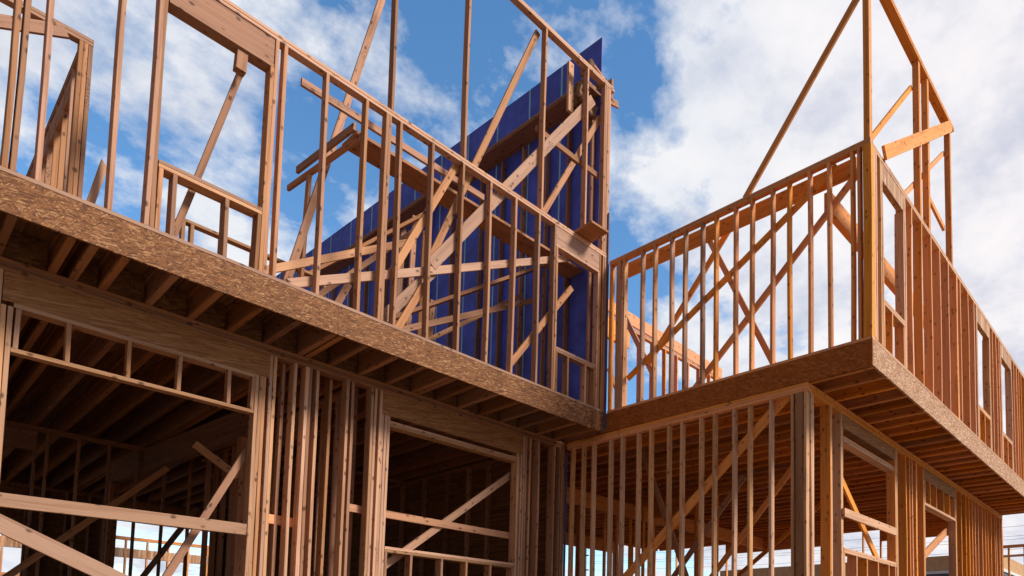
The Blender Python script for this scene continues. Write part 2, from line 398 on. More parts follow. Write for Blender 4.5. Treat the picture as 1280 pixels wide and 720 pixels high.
# behind the wing wall
brace('level beam just behind the top of the wing wall studs', (8.12, 7.04, 7.685), (8.12, 3.1, 7.685), w=0.235, t=0.045, mat=FLARE, cat='beam', name='beam', group=GW)
brace('deep flare-tinted beam running inside the wing from the level beam towards the corner window', (8.15, 3.5, 7.40), (15.2, 3.5, 7.40), w=0.28, t=0.089, mat=FLARE, cat='beam', name='beam', group=GW)
brace('lower of two long boards slanting across the wing wall studs', (7.995, 3.30, 7.72), (7.995, 6.72, 5.80), mat=FLARE, group=GW)
brace('upper of the long boards slanting across the wing wall, reaching its last studs', (8.035, 3.06, 7.52), (8.035, 5.52, 5.31), mat=FLARE, group=GW)
brace('steep board crossing behind the middle studs of the wing wall', (8.30, 4.97, 7.85), (8.30, 6.55, 6.10), mat=FLARE, group=GW)
brace('board falling to the right behind the middle studs of the wing wall', (9.0, 6.0, 8.5), (9.0, 4.45, 5.29), mat=FLARE, group=GW)
brace('short board falling to the right near the inner corner studs of the wing', (8.4, 7.2, 7.2), (8.4, 6.5, 5.9), mat=PALE, group=GW)

W = Wall('inner stud wall of the wing seen through its closely set studs', 'x', 8.21, 0.089, ZF, 7.80, 8.0, 15.0, FLARE, pmat=PALE)
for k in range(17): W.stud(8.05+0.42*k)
W.flat('header', 8.6, 9.8, 7.35, W.zt-0.001, 0, 0.08, FLARE)
brace('flare-tinted rafter board lying along the inner wing wall top', (8.9, 8.25, 7.99), (13.2, 8.25, 7.93), w=0.235, t=0.045, mat=FLARE, cat='beam', name='beam', group=GW)
brace('slanting white edged prop against the inner wing wall', (9.1, 8.12, 6.7), (10.1, 8.12, 5.3), mat=PALE, group=GW)

# ------------------------------------------------------------------ tall blue party wall
BW = thing('party_wall', 'tall dark blue sheathed wall rising behind the main part', 'wall', (7.86, 13, Z1), None)
seams = [7.29, 8.252, 9.10, 10.03, 10.97, 11.90, 12.90, 14.06, 14.78, 15.8, 16.86, 17.9, 18.9, 20.0, 21.1, 22.2, 23.3]
for a, b_ in zip(seams, seams[1:]):
    if a < 7.3: slab('sheathing_panel', (7.858, 8.10, Z1), (7.872, 8.246, ZD-0.001), BLUE, BW)
    slab('sheathing_panel', (7.858, a+0.006, ZF if a < 7.3 else ZD), (7.872, b_-0.006, 11.83), BLUE, BW, rise=(0.036*(a-7.3), 0.036*(b_-7.3)))
    if a > 7.3: slab('sheathing_panel', (7.858, a+0.006, Z1), (7.872, b_-0.006, ZD-0.001), SUBF, BW)  # brown board in place of blue, to darken the room's shaded wall
    if a > 7.3: slab('seam_light_strip', (7.8545, a-0.019, ZF), (7.8575, a+0.019, 11.82+0.036*(a-7.3)), GAP_LIGHT, BW)  # pale strips stand in for light showing through the panel gaps
for y in (7.42, 7.97, 8.52, 9.15, 9.75, 10.40, 11.34, 12.2, 13.1, 13.9, 14.8, 15.55, 16.5, 17.4):
    board('stud', (7.81, y, ZF), (7.81, y+random.uniform(-.01, .01), 10.74), 0.038, 0.085, Y, OLD, BW)
board('ledger', (7.68, 7.30, 10.79), (7.68, 17.6, 11.02), 0.34, 0.037, X, OLD, BW)
board('ledger_plate', (7.62, 7.30, 10.828), (7.62, 17.6, 11.058), 0.24, 0.037, X, FIR, BW)
for y in (8.25, 8.7, 9.2, 9.9, 10.5, 11.2, 12.0, 12.8, 13.6, 14.4, 15.2):
    board('stud', (7.80, y, Z1), (7.80, y, ZJ-0.04), 0.038, 0.1, Y, FIR, BW)
board('plate', (7.80, 8.15, ZJ-0.02), (7.80, 17, ZJ-0.02), 0.1, ST, X, OLD, BW)

# flashing strips at the inner corner
tag(slab('flashing_strip', (7.842, 7.052, 5.02), (7.868, 7.078, 8.62), FLASH), 'thin violet blue flashing strip standing in the upper inner corner', 'flashing', 'corner flashing strips')
tag(slab('flashing_strip', (7.846, 7.905, 1.95), (7.872, 7.935, 4.80), FLASH), 'thin violet blue flashing strip standing in the lower inner corner', 'flashing', 'corner flashing strips')

# ------------------------------------------------------------------ braces behind the long upper wall
GA = 'braces behind the long upper wall'
brace('narrow steep brace from the tall post top down past the long wall plate', (6.36, 7.235, 10.77), (4.66, 7.235, 6.45), group=GA, wide=X)
brace('wide pale plank rising right across the tall frame', (4.65, 7.20, 6.35), (7.55, 7.20, 10.45), w=0.15, mat=PALE, group=GA)
brace('narrow brace leaning right beside the corner studs of the tall frame', (6.50, 7.245, 7.90), (7.78, 7.245, 10.31), group=GA)
brace('leaning prop crossing the sky above the long wall', (3.16, 8.2, 5.30), (4.62, 8.2, 11.5), group=GA, wide=X)
tag(board('post', (3.47, 8.26, ZF), (3.53, 8.26, 7.40), ST, 0.089, X, FIR), 'upright post under the two stub joists behind the long wall', 'post')
brace('upper of two stub joists poking out over the upright post', (3.46, 8.45, 7.53), (3.565, 7.19, 7.53), group=GA)
brace('lower of two stub joists poking out over the upright post', (3.50, 8.80, 7.47), (3.66, 7.19, 7.47), group=GA, w=0.075)
brace('flat rail with a cut end running just behind the long wall top', (3.03, 7.42, 7.85), (5.6, 7.42, 7.84), group=GA)
brace('broad dark plank lying level from behind the long wall to the blue wall', (3.80, 7.80, 7.83), (7.84, 7.80, 7.84), w=0.37, t=0.045, wide=Y, mat=OLD, cat='plank', name='plank', group=GA)
brace('pale board rising gently across the long wall studs', (2.92, 7.205, 5.37), (7.08, 7.205, 7.55), mat=PALE, group=GA, w=0.1)
brace('pale board rising behind the upright post towards the stud pair', (2.85, 7.9, 5.72), (4.75, 7.9, 6.97), mat=PALE, group=GA)
brace('brown board leaning left from the stud under the tall post', (4.98, 7.205, 7.87), (4.10, 7.205, 5.98), group=GA)
brace('brown board leaning right under the small corner window opening', (7.17, 7.205, 7.11), (5.95, 7.205, 5.45), group=GA)
brace('pale wide board rising from the deck beside the stud pair', (4.02, 7.25, 5.40), (4.72, 7.25, 6.32), w=0.13, mat=PALE, group=GA)
brace('short brown prop leaning right from the deck near the stud pair', (4.21, 7.205, 5.34), (4.56, 7.205, 6.05), group=GA, mat=OLD)
brace('wide brown plank climbing behind the studs towards the blue wall', (4.5, 8.6, 5.88), (7.78, 8.6, 8.24), w=0.27, t=0.05, wide=Y, mat=OLD, group=GA)
brace('long pale board climbing just above the deck behind the studs', (4.0, 8.6, 5.45), (7.7, 8.6, 7.60), group=GA)
brace('lower pale board climbing to the foot of the blue wall', (4.6, 9.0, 5.35), (7.7, 9.0, 7.82), mat=PALE, group=GA, w=0.07)
brace('brown plank climbing high behind the upright post', (3.3, 9.5, 6.0), (5.9, 9.5, 8.6), w=0.25, t=0.05, wide=Y, mat=OLD, group=GA)
brace('thin board climbing steeply behind the first studs left of the pair', (3.30, 8.4, 5.45), (5.15, 8.4, 7.55), w=0.07, group=GA)
brace('short upright prop on the deck behind the climbing boards', (5.9, 9.2, ZF), (6.0, 9.2, 7.1), wide=X, group=GA)
brace('short brown prop low behind the studs left of the pair', (3.75, 8.4, 5.3), (4.18, 8.4, 6.33), wide=X, group=GA, mat=OLD)
brace('upright stick behind the studs in front of blue panels', (5.78, 9.6, ZF), (5.86, 9.6, 8.62), wide=X, group=GA)
brace('upright stick further left in front of the blue panels', (5.55, 9.6, ZF), (5.66, 9.6, 8.35), wide=X, group=GA)
brace('upright board beside the dark plank in front of blue panels', (6.02, 9.6, ZF), (6.06, 9.6, 8.45), wide=X, group=GA, mat=OLD)
# window opening on the left
brace('dark brace hanging from the wide window header', (2.37, 7.30, 7.45), (1.86, 7.30, 5.40), wide=X, group=GA, mat=OLD, w=0.06)
tag(board('block', (2.32, 7.155, 7.528), (2.31, 7.155, 7.32), 0.10, 0.09, X, OLD), 'short wood block under the wide window header', 'block')
tag(board('plank', (7.10, 6.92, 7.955), (7.46, 6.90, 7.955), 0.40, ST, Y, OLD), 'short flat plank jutting out over the long wall corner', 'plank')

# left corner walls
L = thing('framed_wall', 'corner of two stud walls at the upper left, behind the long wall', 'wall', (1.2, 8.5, ZF), 'framed stud walls')
for x in (1.255, 1.294): board('corner_stud', (x, 8.545, ZF), (x, 8.545, 7.72), 0.037, 0.089, X, FIR, L)
board('corner_plank', (1.335, 8.60, ZF), (1.335, 8.60, 7.72), 0.19, ST, Y, FIR, L)
for k in range(2):
    board('top_plate', (-0.6, 8.545, 7.74+ST*k), (1.355, 8.545, 7.74+ST*k), 0.089, 0.037, Y, PALE, L)
    board('top_plate', (1.31, 8.592, 7.74+ST*k), (1.31, 12.0, 7.74+ST*k), 0.089, 0.037, X, FIR, L)
for x in (-0.3, 0.1, 0.52): board('stud', (x, 8.545, ZF), (x, 8.545, 7.72), 0.037, 0.089, X, FIR, L)
for y in (9.0, 9.35, 9.8, 10.2, 10.6, 11.0, 11.4, 11.9): board('stud', (1.31, y, ZF), (1.31, y, 7.72), 0.037, 0.089, Y, FIR, L)
board('header', (1.31, 9.0, 7.55), (1.31, 11.6, 7.55), 0.24, 0.08, Z, OLD, L)
brace('board lying across the upper left wall corner', (0.35, 8.47, 7.30), (1.12, 8.47, 7.70), mat=FIR, group='boards at the upper left corner', w=0.12)
brace('brown board sloping down to the deck behind the first studs', (0.50, 8.3, 6.1), (1.36, 8.3, 5.50), mat=OLD, group='boards at the upper left corner', w=0.14)
brace('short splintered stub standing on the plate beside a lone stud', (1.215, 7.35, 5.36), (1.31, 7.35, 5.86), mat=PALE, group='boards at the upper left corner', w=0.06, cuts=(0, 0.8))
LW = Wall('low stud wall far behind the wide window opening', 'x', 8.46, 0.089, ZF, 6.30, 2.22, 4.0, PALE, plates=1)
for x in (2.26, 2.35, 2.66, 3.0, 3.4, 3.9): LW.stud(x)
LW.flat('top_plate', 2.20, 2.26, 6.262, 6.299, 0.09, 0.4)

# scraps on top of the tall corner
def lump(name, loc, r, seed, stretch):
    rnd = random.Random(seed); bm = bmesh.new(); bmesh.ops.create_icosphere(bm, subdivisions=3, radius=r)
    for v in bm.verts:
        k = 1+0.18*math.sin(v.co.x*55+seed)+0.16*math.sin(v.co.y*47+2*seed)+0.14*math.sin(v.co.z*61)+rnd.uniform(-.08, .08)
        v.co = V((v.co.x*k*stretch[0], v.co.y*k*stretch[1], v.co.z*k*stretch[2]))
    return mesh_obj(name, bm, RUB, None, Matrix.Translation(V(loc)))
GS = 'scraps at the top of the tall frame'
tag(lump('scrap_bundle', (7.50, 7.30, 11.02), 0.10, 3, (1, 1.2, 1)), 'brown fibrous bundle beside the blue wall top, left of the capping board', 'scrap', GS)
tag(lump('scrap_bundle', (7.93, 7.30, 10.97), 0.10, 5, (1.1, 1.2, 0.9)), 'brown fibrous bundle wedged under the capping board end', 'scrap', GS)
tag(lump('scrap_bundle', (7.40, 7.33, 10.55), 0.13, 8, (0.8, 1.0, 1.3)), 'brown fibrous bundle hanging under the tall frame plate', 'scrap', GS)
tag(lump('scrap_bundle', (7.62, 7.40, 10.42), 0.14, 9, (1, 1, 1.2)), 'brown fibrous bundle tucked behind the corner studs of the tall frame', 'scrap', GS)
tag(board('plank', (7.55, 7.33, 11.17), (8.02, 7.33, 11.05), 0.16, ST, Y, FIR), 'capping board tilted over the bundles at the tall corner', 'plank', GS)
tag(board('block', (7.975, 7.20, 10.72), (7.985, 7.20, 11.08), 0.05, 0.1, X, FIR), 'short upright block capping the tall corner edge', 'block', GS)
tag(board('stub_board', (7.885, 7.22, 10.70), (8.20, 7.22, 10.79), 0.11, ST, Z, FIR), 'short stub board poking out past the tall corner into the sky', 'board', GS)
tag(board('short_stud', (7.20, 7.36, 10.1), (7.19, 7.36, 10.93), 0.11, 0.05, X, PALE), 'short rough upright board with bark left of the scrap bundles', 'board', GS)

# ------------------------------------------------------------------ lower wall of the main part (set back under the overhang)
ZL = ZJ - 0.002
LA = Wall('long lower stud wall of the main part with two wide openings', 'x', 7.95, 0.14, Z1, ZL, -0.6, 7.856, FIR, plates=3, pmat=OLD)
for x in (0.70, 0.742): LA.stud(x, name='king_stud', mat=PALE)
for x in (0.785, 0.826): LA.stud(x, z1=4.53, name='trimmer', mat=PALE)
LA.stud(-0.2); LA.stud(0.2); LA.stud(0.5)
LA.opening(1.9, 4.12, 'opening_frame')
LA.flat('header', 0.765, 3.07, 4.572, LA.zt-0.001, 0.004, 0.13, LSL)
LA.flat('header_plate', 0.847, 2.918, 4.532, 4.571, 0, 0.14, PALE)
LA.flat('rail', 0.847, 2.918, 4.118, 4.158, 0, 0.10, PALE)
for x in (0.878, 1.25, 1.73, 2.173, 2.656, 2.896): LA.stud(x, z0=4.159, z1=4.531, name='cripple_stud', depth=0.09)
LA.close()
for x in (2.938, 2.979): LA.stud(x, z1=4.571, name='trimmer', mat=PALE)
LA.stud(3.020, z1=4.571, name='trimmer', mat=FIR)
for x in (3.092, 3.133): LA.stud(x, name='king_stud', mat=PALE)
for x in (3.365, 3.638, 4.019): LA.stud(x, mat=PALE)
LA.stud(3.50, mat=PALE, w=0.05, lean=0.02); LA.stud(3.545, mat=OLD)
for x in (4.355, 4.396, 4.465): LA.stud(x, name='king_stud', mat=PALE)
for x in (4.506, 4.547, 4.588): LA.stud(x, z1=4.54, name='trimmer', mat=PALE)
LA.stud(3.28, depth=0.09, back=0.14); LA.stud(4.09, depth=0.14, mat=OLD); LA.stud(3.86, depth=0.14, back=0.15, mat=FIR)
LA.opening(5.7, 2.8)
LA.flat('header', 4.486, 6.975, 4.545, LA.zt-0.001, 0.004, 0.13, LSL)
for k in (0, 1): LA.flat('header_plate', 4.609, 6.80, 4.405+k*0.039, 4.443+k*0.039, 0, 0.14, PALE)
for k in (1, 2): LA.flat('window_sill', 4.609, 6.80, 2.815-k*ST, 2.815-(k-1)*ST-0.001, 0, 0.14, PALE)
for x in (4.63, 5.0, 5.50, 5.91, 6.345, 6.78): LA.stud(x, z1=2.738, name='cripple_stud')
LA.close()
for x in (6.82, 6.861, 6.902): LA.stud(x, z1=4.54, name='trimmer', mat=PALE)
for x in (6.955, 7.00): LA.stud(x, name='king_stud', mat=PALE)
LA.stud(7.077); LA.stud(7.265)
for x in (7.63, 7.74, 7.80, 7.838): LA.stud(x, name='corner_stud')
GL = 'boards across the lower openings'
brace('level plank nailed across the wide left opening', (-0.6, 7.928, 2.755), (2.90, 7.928, 2.79), w=0.125, mat=PALE, group=GL)
brace('pale plank sloping down across the foot of the wide left opening', (-0.3, 7.88, 3.1), (2.2, 7.88, 1.92), w=0.15, mat=PALE, group=GL)
brace('slanting brace inside the right side of the wide left opening', (3.0, 8.13, 3.86), (2.08, 8.13, 1.92), wide=X, group=GL, mat=OLD, w=0.075)
brace('short slanting board behind the top right of the wide left opening', (2.66, 9.0, 3.90), (3.16, 9.0, 3.60), group=GL, mat=OLD)
brace('level board across the second lower opening', (4.12, 8.115, 3.27), (6.95, 8.115, 3.26), w=0.10, mat=FIR, group=GL)
brace('slanting pale brace across the second lower opening', (6.88, 8.155, 4.26), (4.45, 8.155, 2.37), w=0.10, mat=PALE, group=GL)
brace('short level board between the studs left of the second opening', (3.15, 8.115, 2.98), (3.60, 8.115, 2.97), w=0.11, mat=FLARE, group=GL)

# ------------------------------------------------------------------ lower walls of the wing
LB = Wall('closely studded lower front wall of the wing', 'y', 7.885, 0.089, Z1, ZL, 3.652, 7.94, FIR, plates=3, pmat=FLARE)
for y in (7.83, 7.575, 7.351, 6.98, 6.744, 6.41, 6.176, 5.833, 5.60, 5.272, 5.046, 4.736, 4.49, 4.184): LB.stud(y, mat=FLARE_PALE)
LB.stud(3.87, name='corner_stud', mat=FLARE_PALE); LB.stud(3.775, name='corner_post', w=0.11); LB.stud(3.69, name='corner_stud', mat=FLARE_PALE)
LC = Wall('lower side wall of the wing with a cross-braced opening', 'x', 3.652, 0.14, Z1, ZL, 7.976, 18.86, FLARE, plates=3, pmat=FLARE)
for x in (7.996, 8.035): LC.stud(x, name='corner_stud', mat=FLARE_PALE)
LC.stud(8.56); LC.stud(8.60, mat=FLARE_PALE); LC.stud(8.93, name='king_stud', mat=FLARE_PALE); LC.stud(8.975, z1=4.65, name='trimmer', mat=FLARE_PALE)
LC.opening(10.0, 2.98)
LC.flat('header', 8.955, 11.11, 4.652, LC.zt-0.001, 0.004, 0.13, LSL)
for k in (0, 1): LC.flat('header_plate', 9.0, 11.03, 4.457+k*0.039, 4.495+k*0.039, 0, 0.14, FLARE_PALE)
for k in (1, 2): LC.flat('window_sill', 9.0, 11.10, 2.98-k*ST, 2.98-(k-1)*ST-0.001, 0, 0.14, FLARE_PALE)
for x in (9.02, 9.45, 9.85, 10.3, 10.75, 11.06): LC.stud(x, z1=2.90, name='cripple_stud')
LC.close()
LC.stud(11.09, z0=2.981, z1=4.65, name='trimmer'); LC.stud(11.14, name='king_stud', mat=FLARE_PALE); LC.stud(11.181, name='king_stud', mat=FLARE_PALE)
for x in (11.60, 11.82, 11.95, 12.16, 12.20): LC.stud(x)
LC.stud(12.56, name='king_stud'); LC.stud(12.60, z1=4.63, name='trimmer', mat=FLARE_PALE)
LC.opening(13.6, 4.2, 'doorway_frame')
LC.flat('header', 12.58, 14.70, 4.632, LC.zt-0.001, 0.004, 0.13, LSL)
LC.flat('rail', 12.62, 14.62, 4.175, 4.225, 0, 0.14, FLARE_PALE)
for x in (12.66, 12.953, 13.346, 13.811, 14.219, 14.58): LC.stud(x, z0=4.226, z1=4.631, name='cripple_stud')
LC.close()
LC.stud(14.645, z1=4.63, name='trimmer', mat=FLARE_PALE); LC.stud(14.69, name='king_stud')
for x in (15.056, 15.40, 15.66, 15.93, 16.17, 16.45, 16.82, 17.1, 17.31, 17.665, 18.0, 18.16, 18.5, 18.79, 18.84): LC.stud(x)
brace('level pale board nailed across the braced opening of the wing side', (8.93, 3.63, 3.45), (11.0, 3.63, 3.46), w=0.12, mat=FLARE_PALE, group=GW)
brace('brace falling right inside the opening of the wing side', (8.9, 3.84, 4.35), (10.9, 3.84, 2.92), mat=FLARE, group=GW, w=0.11)
brace('long brace slanting across the lower front studs of the wing', (7.995, 3.95, 4.92), (7.995, 7.4, 2.05), w=0.13, mat=FLARE, group=GW)
brace('thin board falling right behind the lower front studs of the wing', (9.0, 7.2, 4.94), (9.0, 6.0, 2.1), mat=OLD, group=GW)
brace('thin board rising right behind the lower front studs of the wing', (9.0, 5.2, 4.2), (9.0, 7.2, 1.95), mat=OLD, group=GW)
brace('slanting board across the tall doorway of the wing side', (12.7, 3.83, 3.15), (14.65, 3.83, 4.0), mat=FLARE, group=GW, w=0.15)
brace('slanting board behind the corner post of the lower wing', (9.2, 4.2, 4.6), (9.2, 6.0, 2.6), mat=FLARE, group=GW)
brace('long board rising in the deep interior of the lower wing', (13.0, 5.2, 4.9), (13.0, 9.0, 2.2), mat=FLARE, group=GW)

# inside the lower floor
IW = 'inner stud walls of the lower floor'
def inner(label, ax, face, a0, a1, step, mat, skip=(), z1=4.955, plates=2):
    w = Wall(label, ax, face, 0.089, Z1, z1, a0, a1, mat, plates=plates, group=IW)
    a = a0+0.03
    while a < a1:
        if not any(s0 < a < s1 for s0, s1 in skip): w.stud(a)
        a += step
    for s0, s1 in skip:
        w.flat('header', s0, s1, w.zt-0.32, w.zt-0.001, 0, 0.08, mat)
        w.stud(s0, name='king_stud'); w.stud(s1, name='king_stud')
    return w
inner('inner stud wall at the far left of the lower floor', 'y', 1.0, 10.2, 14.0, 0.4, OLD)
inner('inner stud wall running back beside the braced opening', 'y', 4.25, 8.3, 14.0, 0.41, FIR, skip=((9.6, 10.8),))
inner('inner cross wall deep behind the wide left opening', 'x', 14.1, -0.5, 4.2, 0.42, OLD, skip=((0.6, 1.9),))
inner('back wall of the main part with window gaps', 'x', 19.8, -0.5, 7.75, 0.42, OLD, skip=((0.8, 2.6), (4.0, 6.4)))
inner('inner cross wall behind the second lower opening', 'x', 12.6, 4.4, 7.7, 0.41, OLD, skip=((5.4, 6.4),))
inner('inner stud wall in the middle of the lower wing', 'y', 12.4, 7.0, 11.5, 0.41, FLARE, skip=((8.4, 9.6),))
inner('back wall of the lower wing', 'x', 14.3, 8.1, 18.8, 0.62, FLARE, skip=((9.0, 12.0), (13.5, 16.5)))
inner('end wall of the lower wing with a wide gap', 'y', 18.75, 3.85, 14.2, 0.8, FLARE, skip=((4.1, 6.6), (8.2, 11.5)))
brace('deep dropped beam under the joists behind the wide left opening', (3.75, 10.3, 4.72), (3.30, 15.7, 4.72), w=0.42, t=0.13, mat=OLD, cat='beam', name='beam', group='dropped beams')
brace('deep dropped beam across the lower wing', (8.0, 10.2, 4.78), (18.7, 10.2, 4.78), w=0.33, t=0.13, mat=FLARE, cat='beam', name='beam', group='dropped beams')
for x, y, lb in ((3.30, 15.6, 'built-up post under the far end of the dropped beam'), (3.72, 10.42, 'built-up post under the near end of the dropped beam')):
    tag(board('post', (x, y, Z1), (x, y, 4.50), 0.14, 0.14, X, OLD), lb, 'post', 'built-up posts')
for x, lb in ((10.6, 'built-up post under the wing beam, nearest the front studs'), (15.2, 'built-up post under the wing beam, deep in the wing')):
    tag(board('post', (x, 10.2, Z1), (x, 10.2, 4.61), 0.14, 0.14, X, FLARE), lb, 'post', 'built-up posts')
brace('long brace rising in the dark behind the wide left opening', (1.1, 12.0, 2.0), (3.2, 12.0, 4.2), mat=OLD, group=GL)
brace('dark brace deep inside left of the second opening', (3.0, 13.5, 2.0), (4.1, 13.5, 3.9), mat=OLD, group=GL)

bk = thing('framed_wall', 'strand-board sheathing added across the back to darken the main part', 'wall', (3.6, 19.93, Z1), IW)  # sheathing put in to keep daylight out of the lower rooms
for a, b_, z0, z1 in ((-0.6, 0.8, Z1, ZJ), (0.8, 2.6, 4.0, ZJ), (2.6, 4.0, Z1, ZJ), (4.0, 6.4, 4.4, ZJ), (6.4, 7.84, Z1, ZJ)):
    slab('sheathing_panel', (a+0.003, 19.91, z0), (b_-0.003, 19.925, z1-0.01), SUBF, bk)
lf = thing('framed_wall', 'unseen sheathed side wall added at the far left to darken the lower floor', 'wall', (-0.6, 14, Z1), IW)  # out of view, added to block daylight; panel gaps let some in
for k in (0, 2): slab('sheathing_panel', (-0.62, 8.1+2.37*k, Z1), (-0.605, 8.1+2.37*k+2.36, ZJ-0.01), SUBF, lf)

# ------------------------------------------------------------------ neighbours
NB = Wall('stud wall of the neighbouring house frame at the far right', 'y', 30.0, 0.12, 0.6, 5.75, -8.0, 5.9, FLARE, group='neighbouring house frames', plates=3)
y = -7.9
while y < 5.9: NB.stud(y, w=0.06); y += 0.52
board('window_sill', (30.06, -7.0, 4.9), (30.06, 5.0, 4.9), 0.1, 0.1, Z, FLARE, NB.o)
NB.flat('ladder_rail', -8.0, 5.9, 5.28, 5.36)
slab('sheathing_panel', (30.14, -8, 0.6), (30.17, 4.6, 4.3), OSB_FLARE, NB.o)
N2 = thing('house', 'buff house with a dark slate roof edge beyond the wing doorway', 'house', (34, 11.5, 0))
slab('wall', (32.0, 6.4, 0), (40.0, 20.0, 4.75), BUFF, N2)
slab('fascia', (31.7, 6.2, 4.94), (40.3, 20.2, 5.06), WHITE, N2)
slab('roof_edge', (31.75, 6.25, 4.751), (40.25, 20.15, 4.939), ROOF, N2)
slab('parapet', (32.0, 6.4, 5.061), (40.0, 20.0, 5.75), BUFF, N2)
N3 = Wall('sunlit house frame glimpsed through the dark lower rooms', 'x', 27.0, 0.12, 0.3, 4.9, -2.0, 24.0, FLARE, group='neighbouring house frames', plates=3)
x = -1.9
while x < 24: N3.stud(x, w=0.05); x += 0.62
N3.flat('window_sill', -2, 24, 3.3, 3.42); N3.flat('header', -2, 24, 4.2, 4.5, mat=OSB_FLARE)
slab('sheathing_panel', (3.0, 27.13, 0.3), (8.0, 27.15, 3.3), OSB_FLARE, N3.o)

# overhead cables and the two poles that carry them
def cable(p0, p1, sag, label):
    bm = bmesh.new(); p0, p1 = V(p0), V(p1); rings = []; n = 30
    for i in range(n+1):
        s = i/n; p = p0.lerp(p1, s); p.z -= sag*4*s*(1-s)
        rings.append([bm.verts.new(p + V((0.009*math.cos(a), 0.0, 0.009*math.sin(a)))) for a in (0, 2.09, 4.19)])
    for r0, r1 in zip(rings, rings[1:]):
        for k in range(3): bm.faces.new((r0[k], r0[(k+1) % 3], r1[(k+1) % 3], r1[k]))
    tag(mesh_obj('overhead_cable', bm, WIRE), label, 'cable', 'overhead cables')
for z, lb in ((9.15, 'topmost overhead cable across the sky by the wing end'), (8.62, 'second overhead cable down across the sky by the wing end'), (8.45, 'third overhead cable, hung close under the second'), (7.9, 'lowest overhead cable across the sky by the wing end')):
    cable((42, -22, z), (42, 40, z), 0.75, lb)
for y, lb in ((-22, 'bare wooden cable pole off to the right of the wing'), (40, 'bare wooden cable pole far behind the wing')):
    bm = bmesh.new(); bmesh.ops.create_cone(bm, cap_ends=True, segments=12, radius1=0.17, radius2=0.11, depth=10.2)
    o = thing('cable_pole', lb, 'pole', (42.1, y, 0), 'cable poles')
    mesh_obj('shaft', bm, BARK, o, Matrix.Translation((42.25, y, 5.1)))
    for z in (9.15, 7.9): slab('cross_arm', (41.95, y-0.6, z-0.05), (42.06, y+0.6, z+0.05), BARK, o)

# bare tree at the lower right edge
def tree(loc, h, seed, label):
    rnd = random.Random(seed)
    o = thing('bare_tree', label, 'tree', loc, 'bare trees')
    def limb(bm, p, d, L, r, depth):
        q = p + d*L
        x = d.orthogonal().normalized(); y = d.cross(x)
        a = [bm.verts.new(p + (x*math.cos(t)+y*math.sin(t))*r) for t in (0, 1.26, 2.51, 3.77, 5.03)]
        b = [bm.verts.new(q + (x*math.cos(t)+y*math.sin(t))*r*0.62) for t in (0, 1.26, 2.51, 3.77, 5.03)]
        for k in range(5): bm.faces.new((a[k], a[(k+1) % 5], b[(k+1) % 5], b[k]))
        if depth == 0: return
        for _ in range(3 if depth > 1 else 4):
            nd = (d + V((rnd.uniform(-1, 1), rnd.uniform(-1, 1), rnd.uniform(-0.2, 0.8)))*0.62).normalized()
            limb(bm, p + d*L*rnd.uniform(0.6, 1.0), nd, L*rnd.uniform(0.55, 0.8), r*0.6, depth-1)
    bm = bmesh.new(); p = V(loc); top = p + Z*h*0.3
    limb(bm, p, Z.copy(), h*0.3, 0.16, 0); mesh_obj('trunk', bm, BARK, o)
    bm = bmesh.new()
    for k in range(5):
        a = k*1.256+rnd.uniform(-.3, .3)
        limb(bm, top - Z*0.05, V((math.cos(a)*0.6, math.sin(a)*0.6, 1)).normalized(), h*0.24, 0.085, 4)
    mesh_obj('crown', bm, BARK, o)
tree((55, 8.2, 0), 8.6, 4, 'bare leafless tree behind the neighbouring frame at the right edge')
tree((60, 12.5, 0), 8.2, 9, 'bare leafless tree further off, behind the wing doorway')

# ------------------------------------------------------------------ camera
cam = bpy.data.cameras.new('camera'); co = link(bpy.data.objects.new('camera', cam)); S.camera = co
R = Vector((0.66063846, -0.75048334, 0.01820917)); U = Vector((-0.06527022, -0.03325827, 0.99731323)); F = Vector((0.74786136, 0.660052, 0.0709559))
co.matrix_world = Matrix(((R.x, U.x, -F.x, 0), (R.y, U.y, -F.y, 0), (R.z, U.z, -F.z, 1.6), (0, 0, 0, 1)))
cam.sensor_width = 36; cam.sensor_fit = 'HORIZONTAL'; cam.lens = 844.5465/1280*36
cam.shift_x = (640-760.0)/1280; cam.shift_y = (744.84-360)/1280
cam.clip_start = 0.05; cam.clip_end = 3000

# ------------------------------------------------------------------ light and sky
SUN = V((0.30, -0.72, 0.62)).normalized()
sl = bpy.data.lights.new('sun', 'SUN'); sl.energy = 4.0; sl.angle = math.radians(14); sl.color = (1.0, 0.90, 0.76)
so = link(bpy.data.objects.new('sun', sl)); so.rotation_euler = SUN.to_track_quat('Z', 'Y').to_euler(); so.location = (0, -10, 30)

w = bpy.data.worlds.new('World'); S.world = w; w.use_nodes = True
nt = w.node_tree; nt.nodes.clear()
out = nt.nodes.new('ShaderNodeOutputWorld')
sky = nt.nodes.new('ShaderNodeTexSky'); sky.sky_type = 'NISHITA'; sky.sun_disc = False
sky.sun_elevation = math.asin(SUN.z); sky.sun_rotation = math.atan2(SUN.x, SUN.y)
sky.air_density = 1.0; sky.dust_density = 0.2; sky.ozone_density = 1.5
bg = nt.nodes.new('ShaderNodeBackground'); bg.inputs['Strength'].default_value = 0.15
hs = N(nt, 'ShaderNodeHueSaturation'); hs.inputs['Saturation'].default_value = 1.22; hs.inputs['Value'].default_value = 1.5; hs.inputs['Hue'].default_value = 0.497
nt.links.new(sky.outputs[0], hs.inputs['Color']); nt.links.new(hs.outputs[0], bg.inputs['Color'])
tc = nt.nodes.new('ShaderNodeTexCoord')
sep = nt.nodes.new('ShaderNodeSeparateXYZ'); nt.links.new(tc.outputs['Generated'], sep.inputs[0])
den = math_n(nt, 'ADD', math_n(nt, 'MAXIMUM', sep.outputs[2], 0.0), 0.22)
cmb = nt.nodes.new('ShaderNodeCombineXYZ')
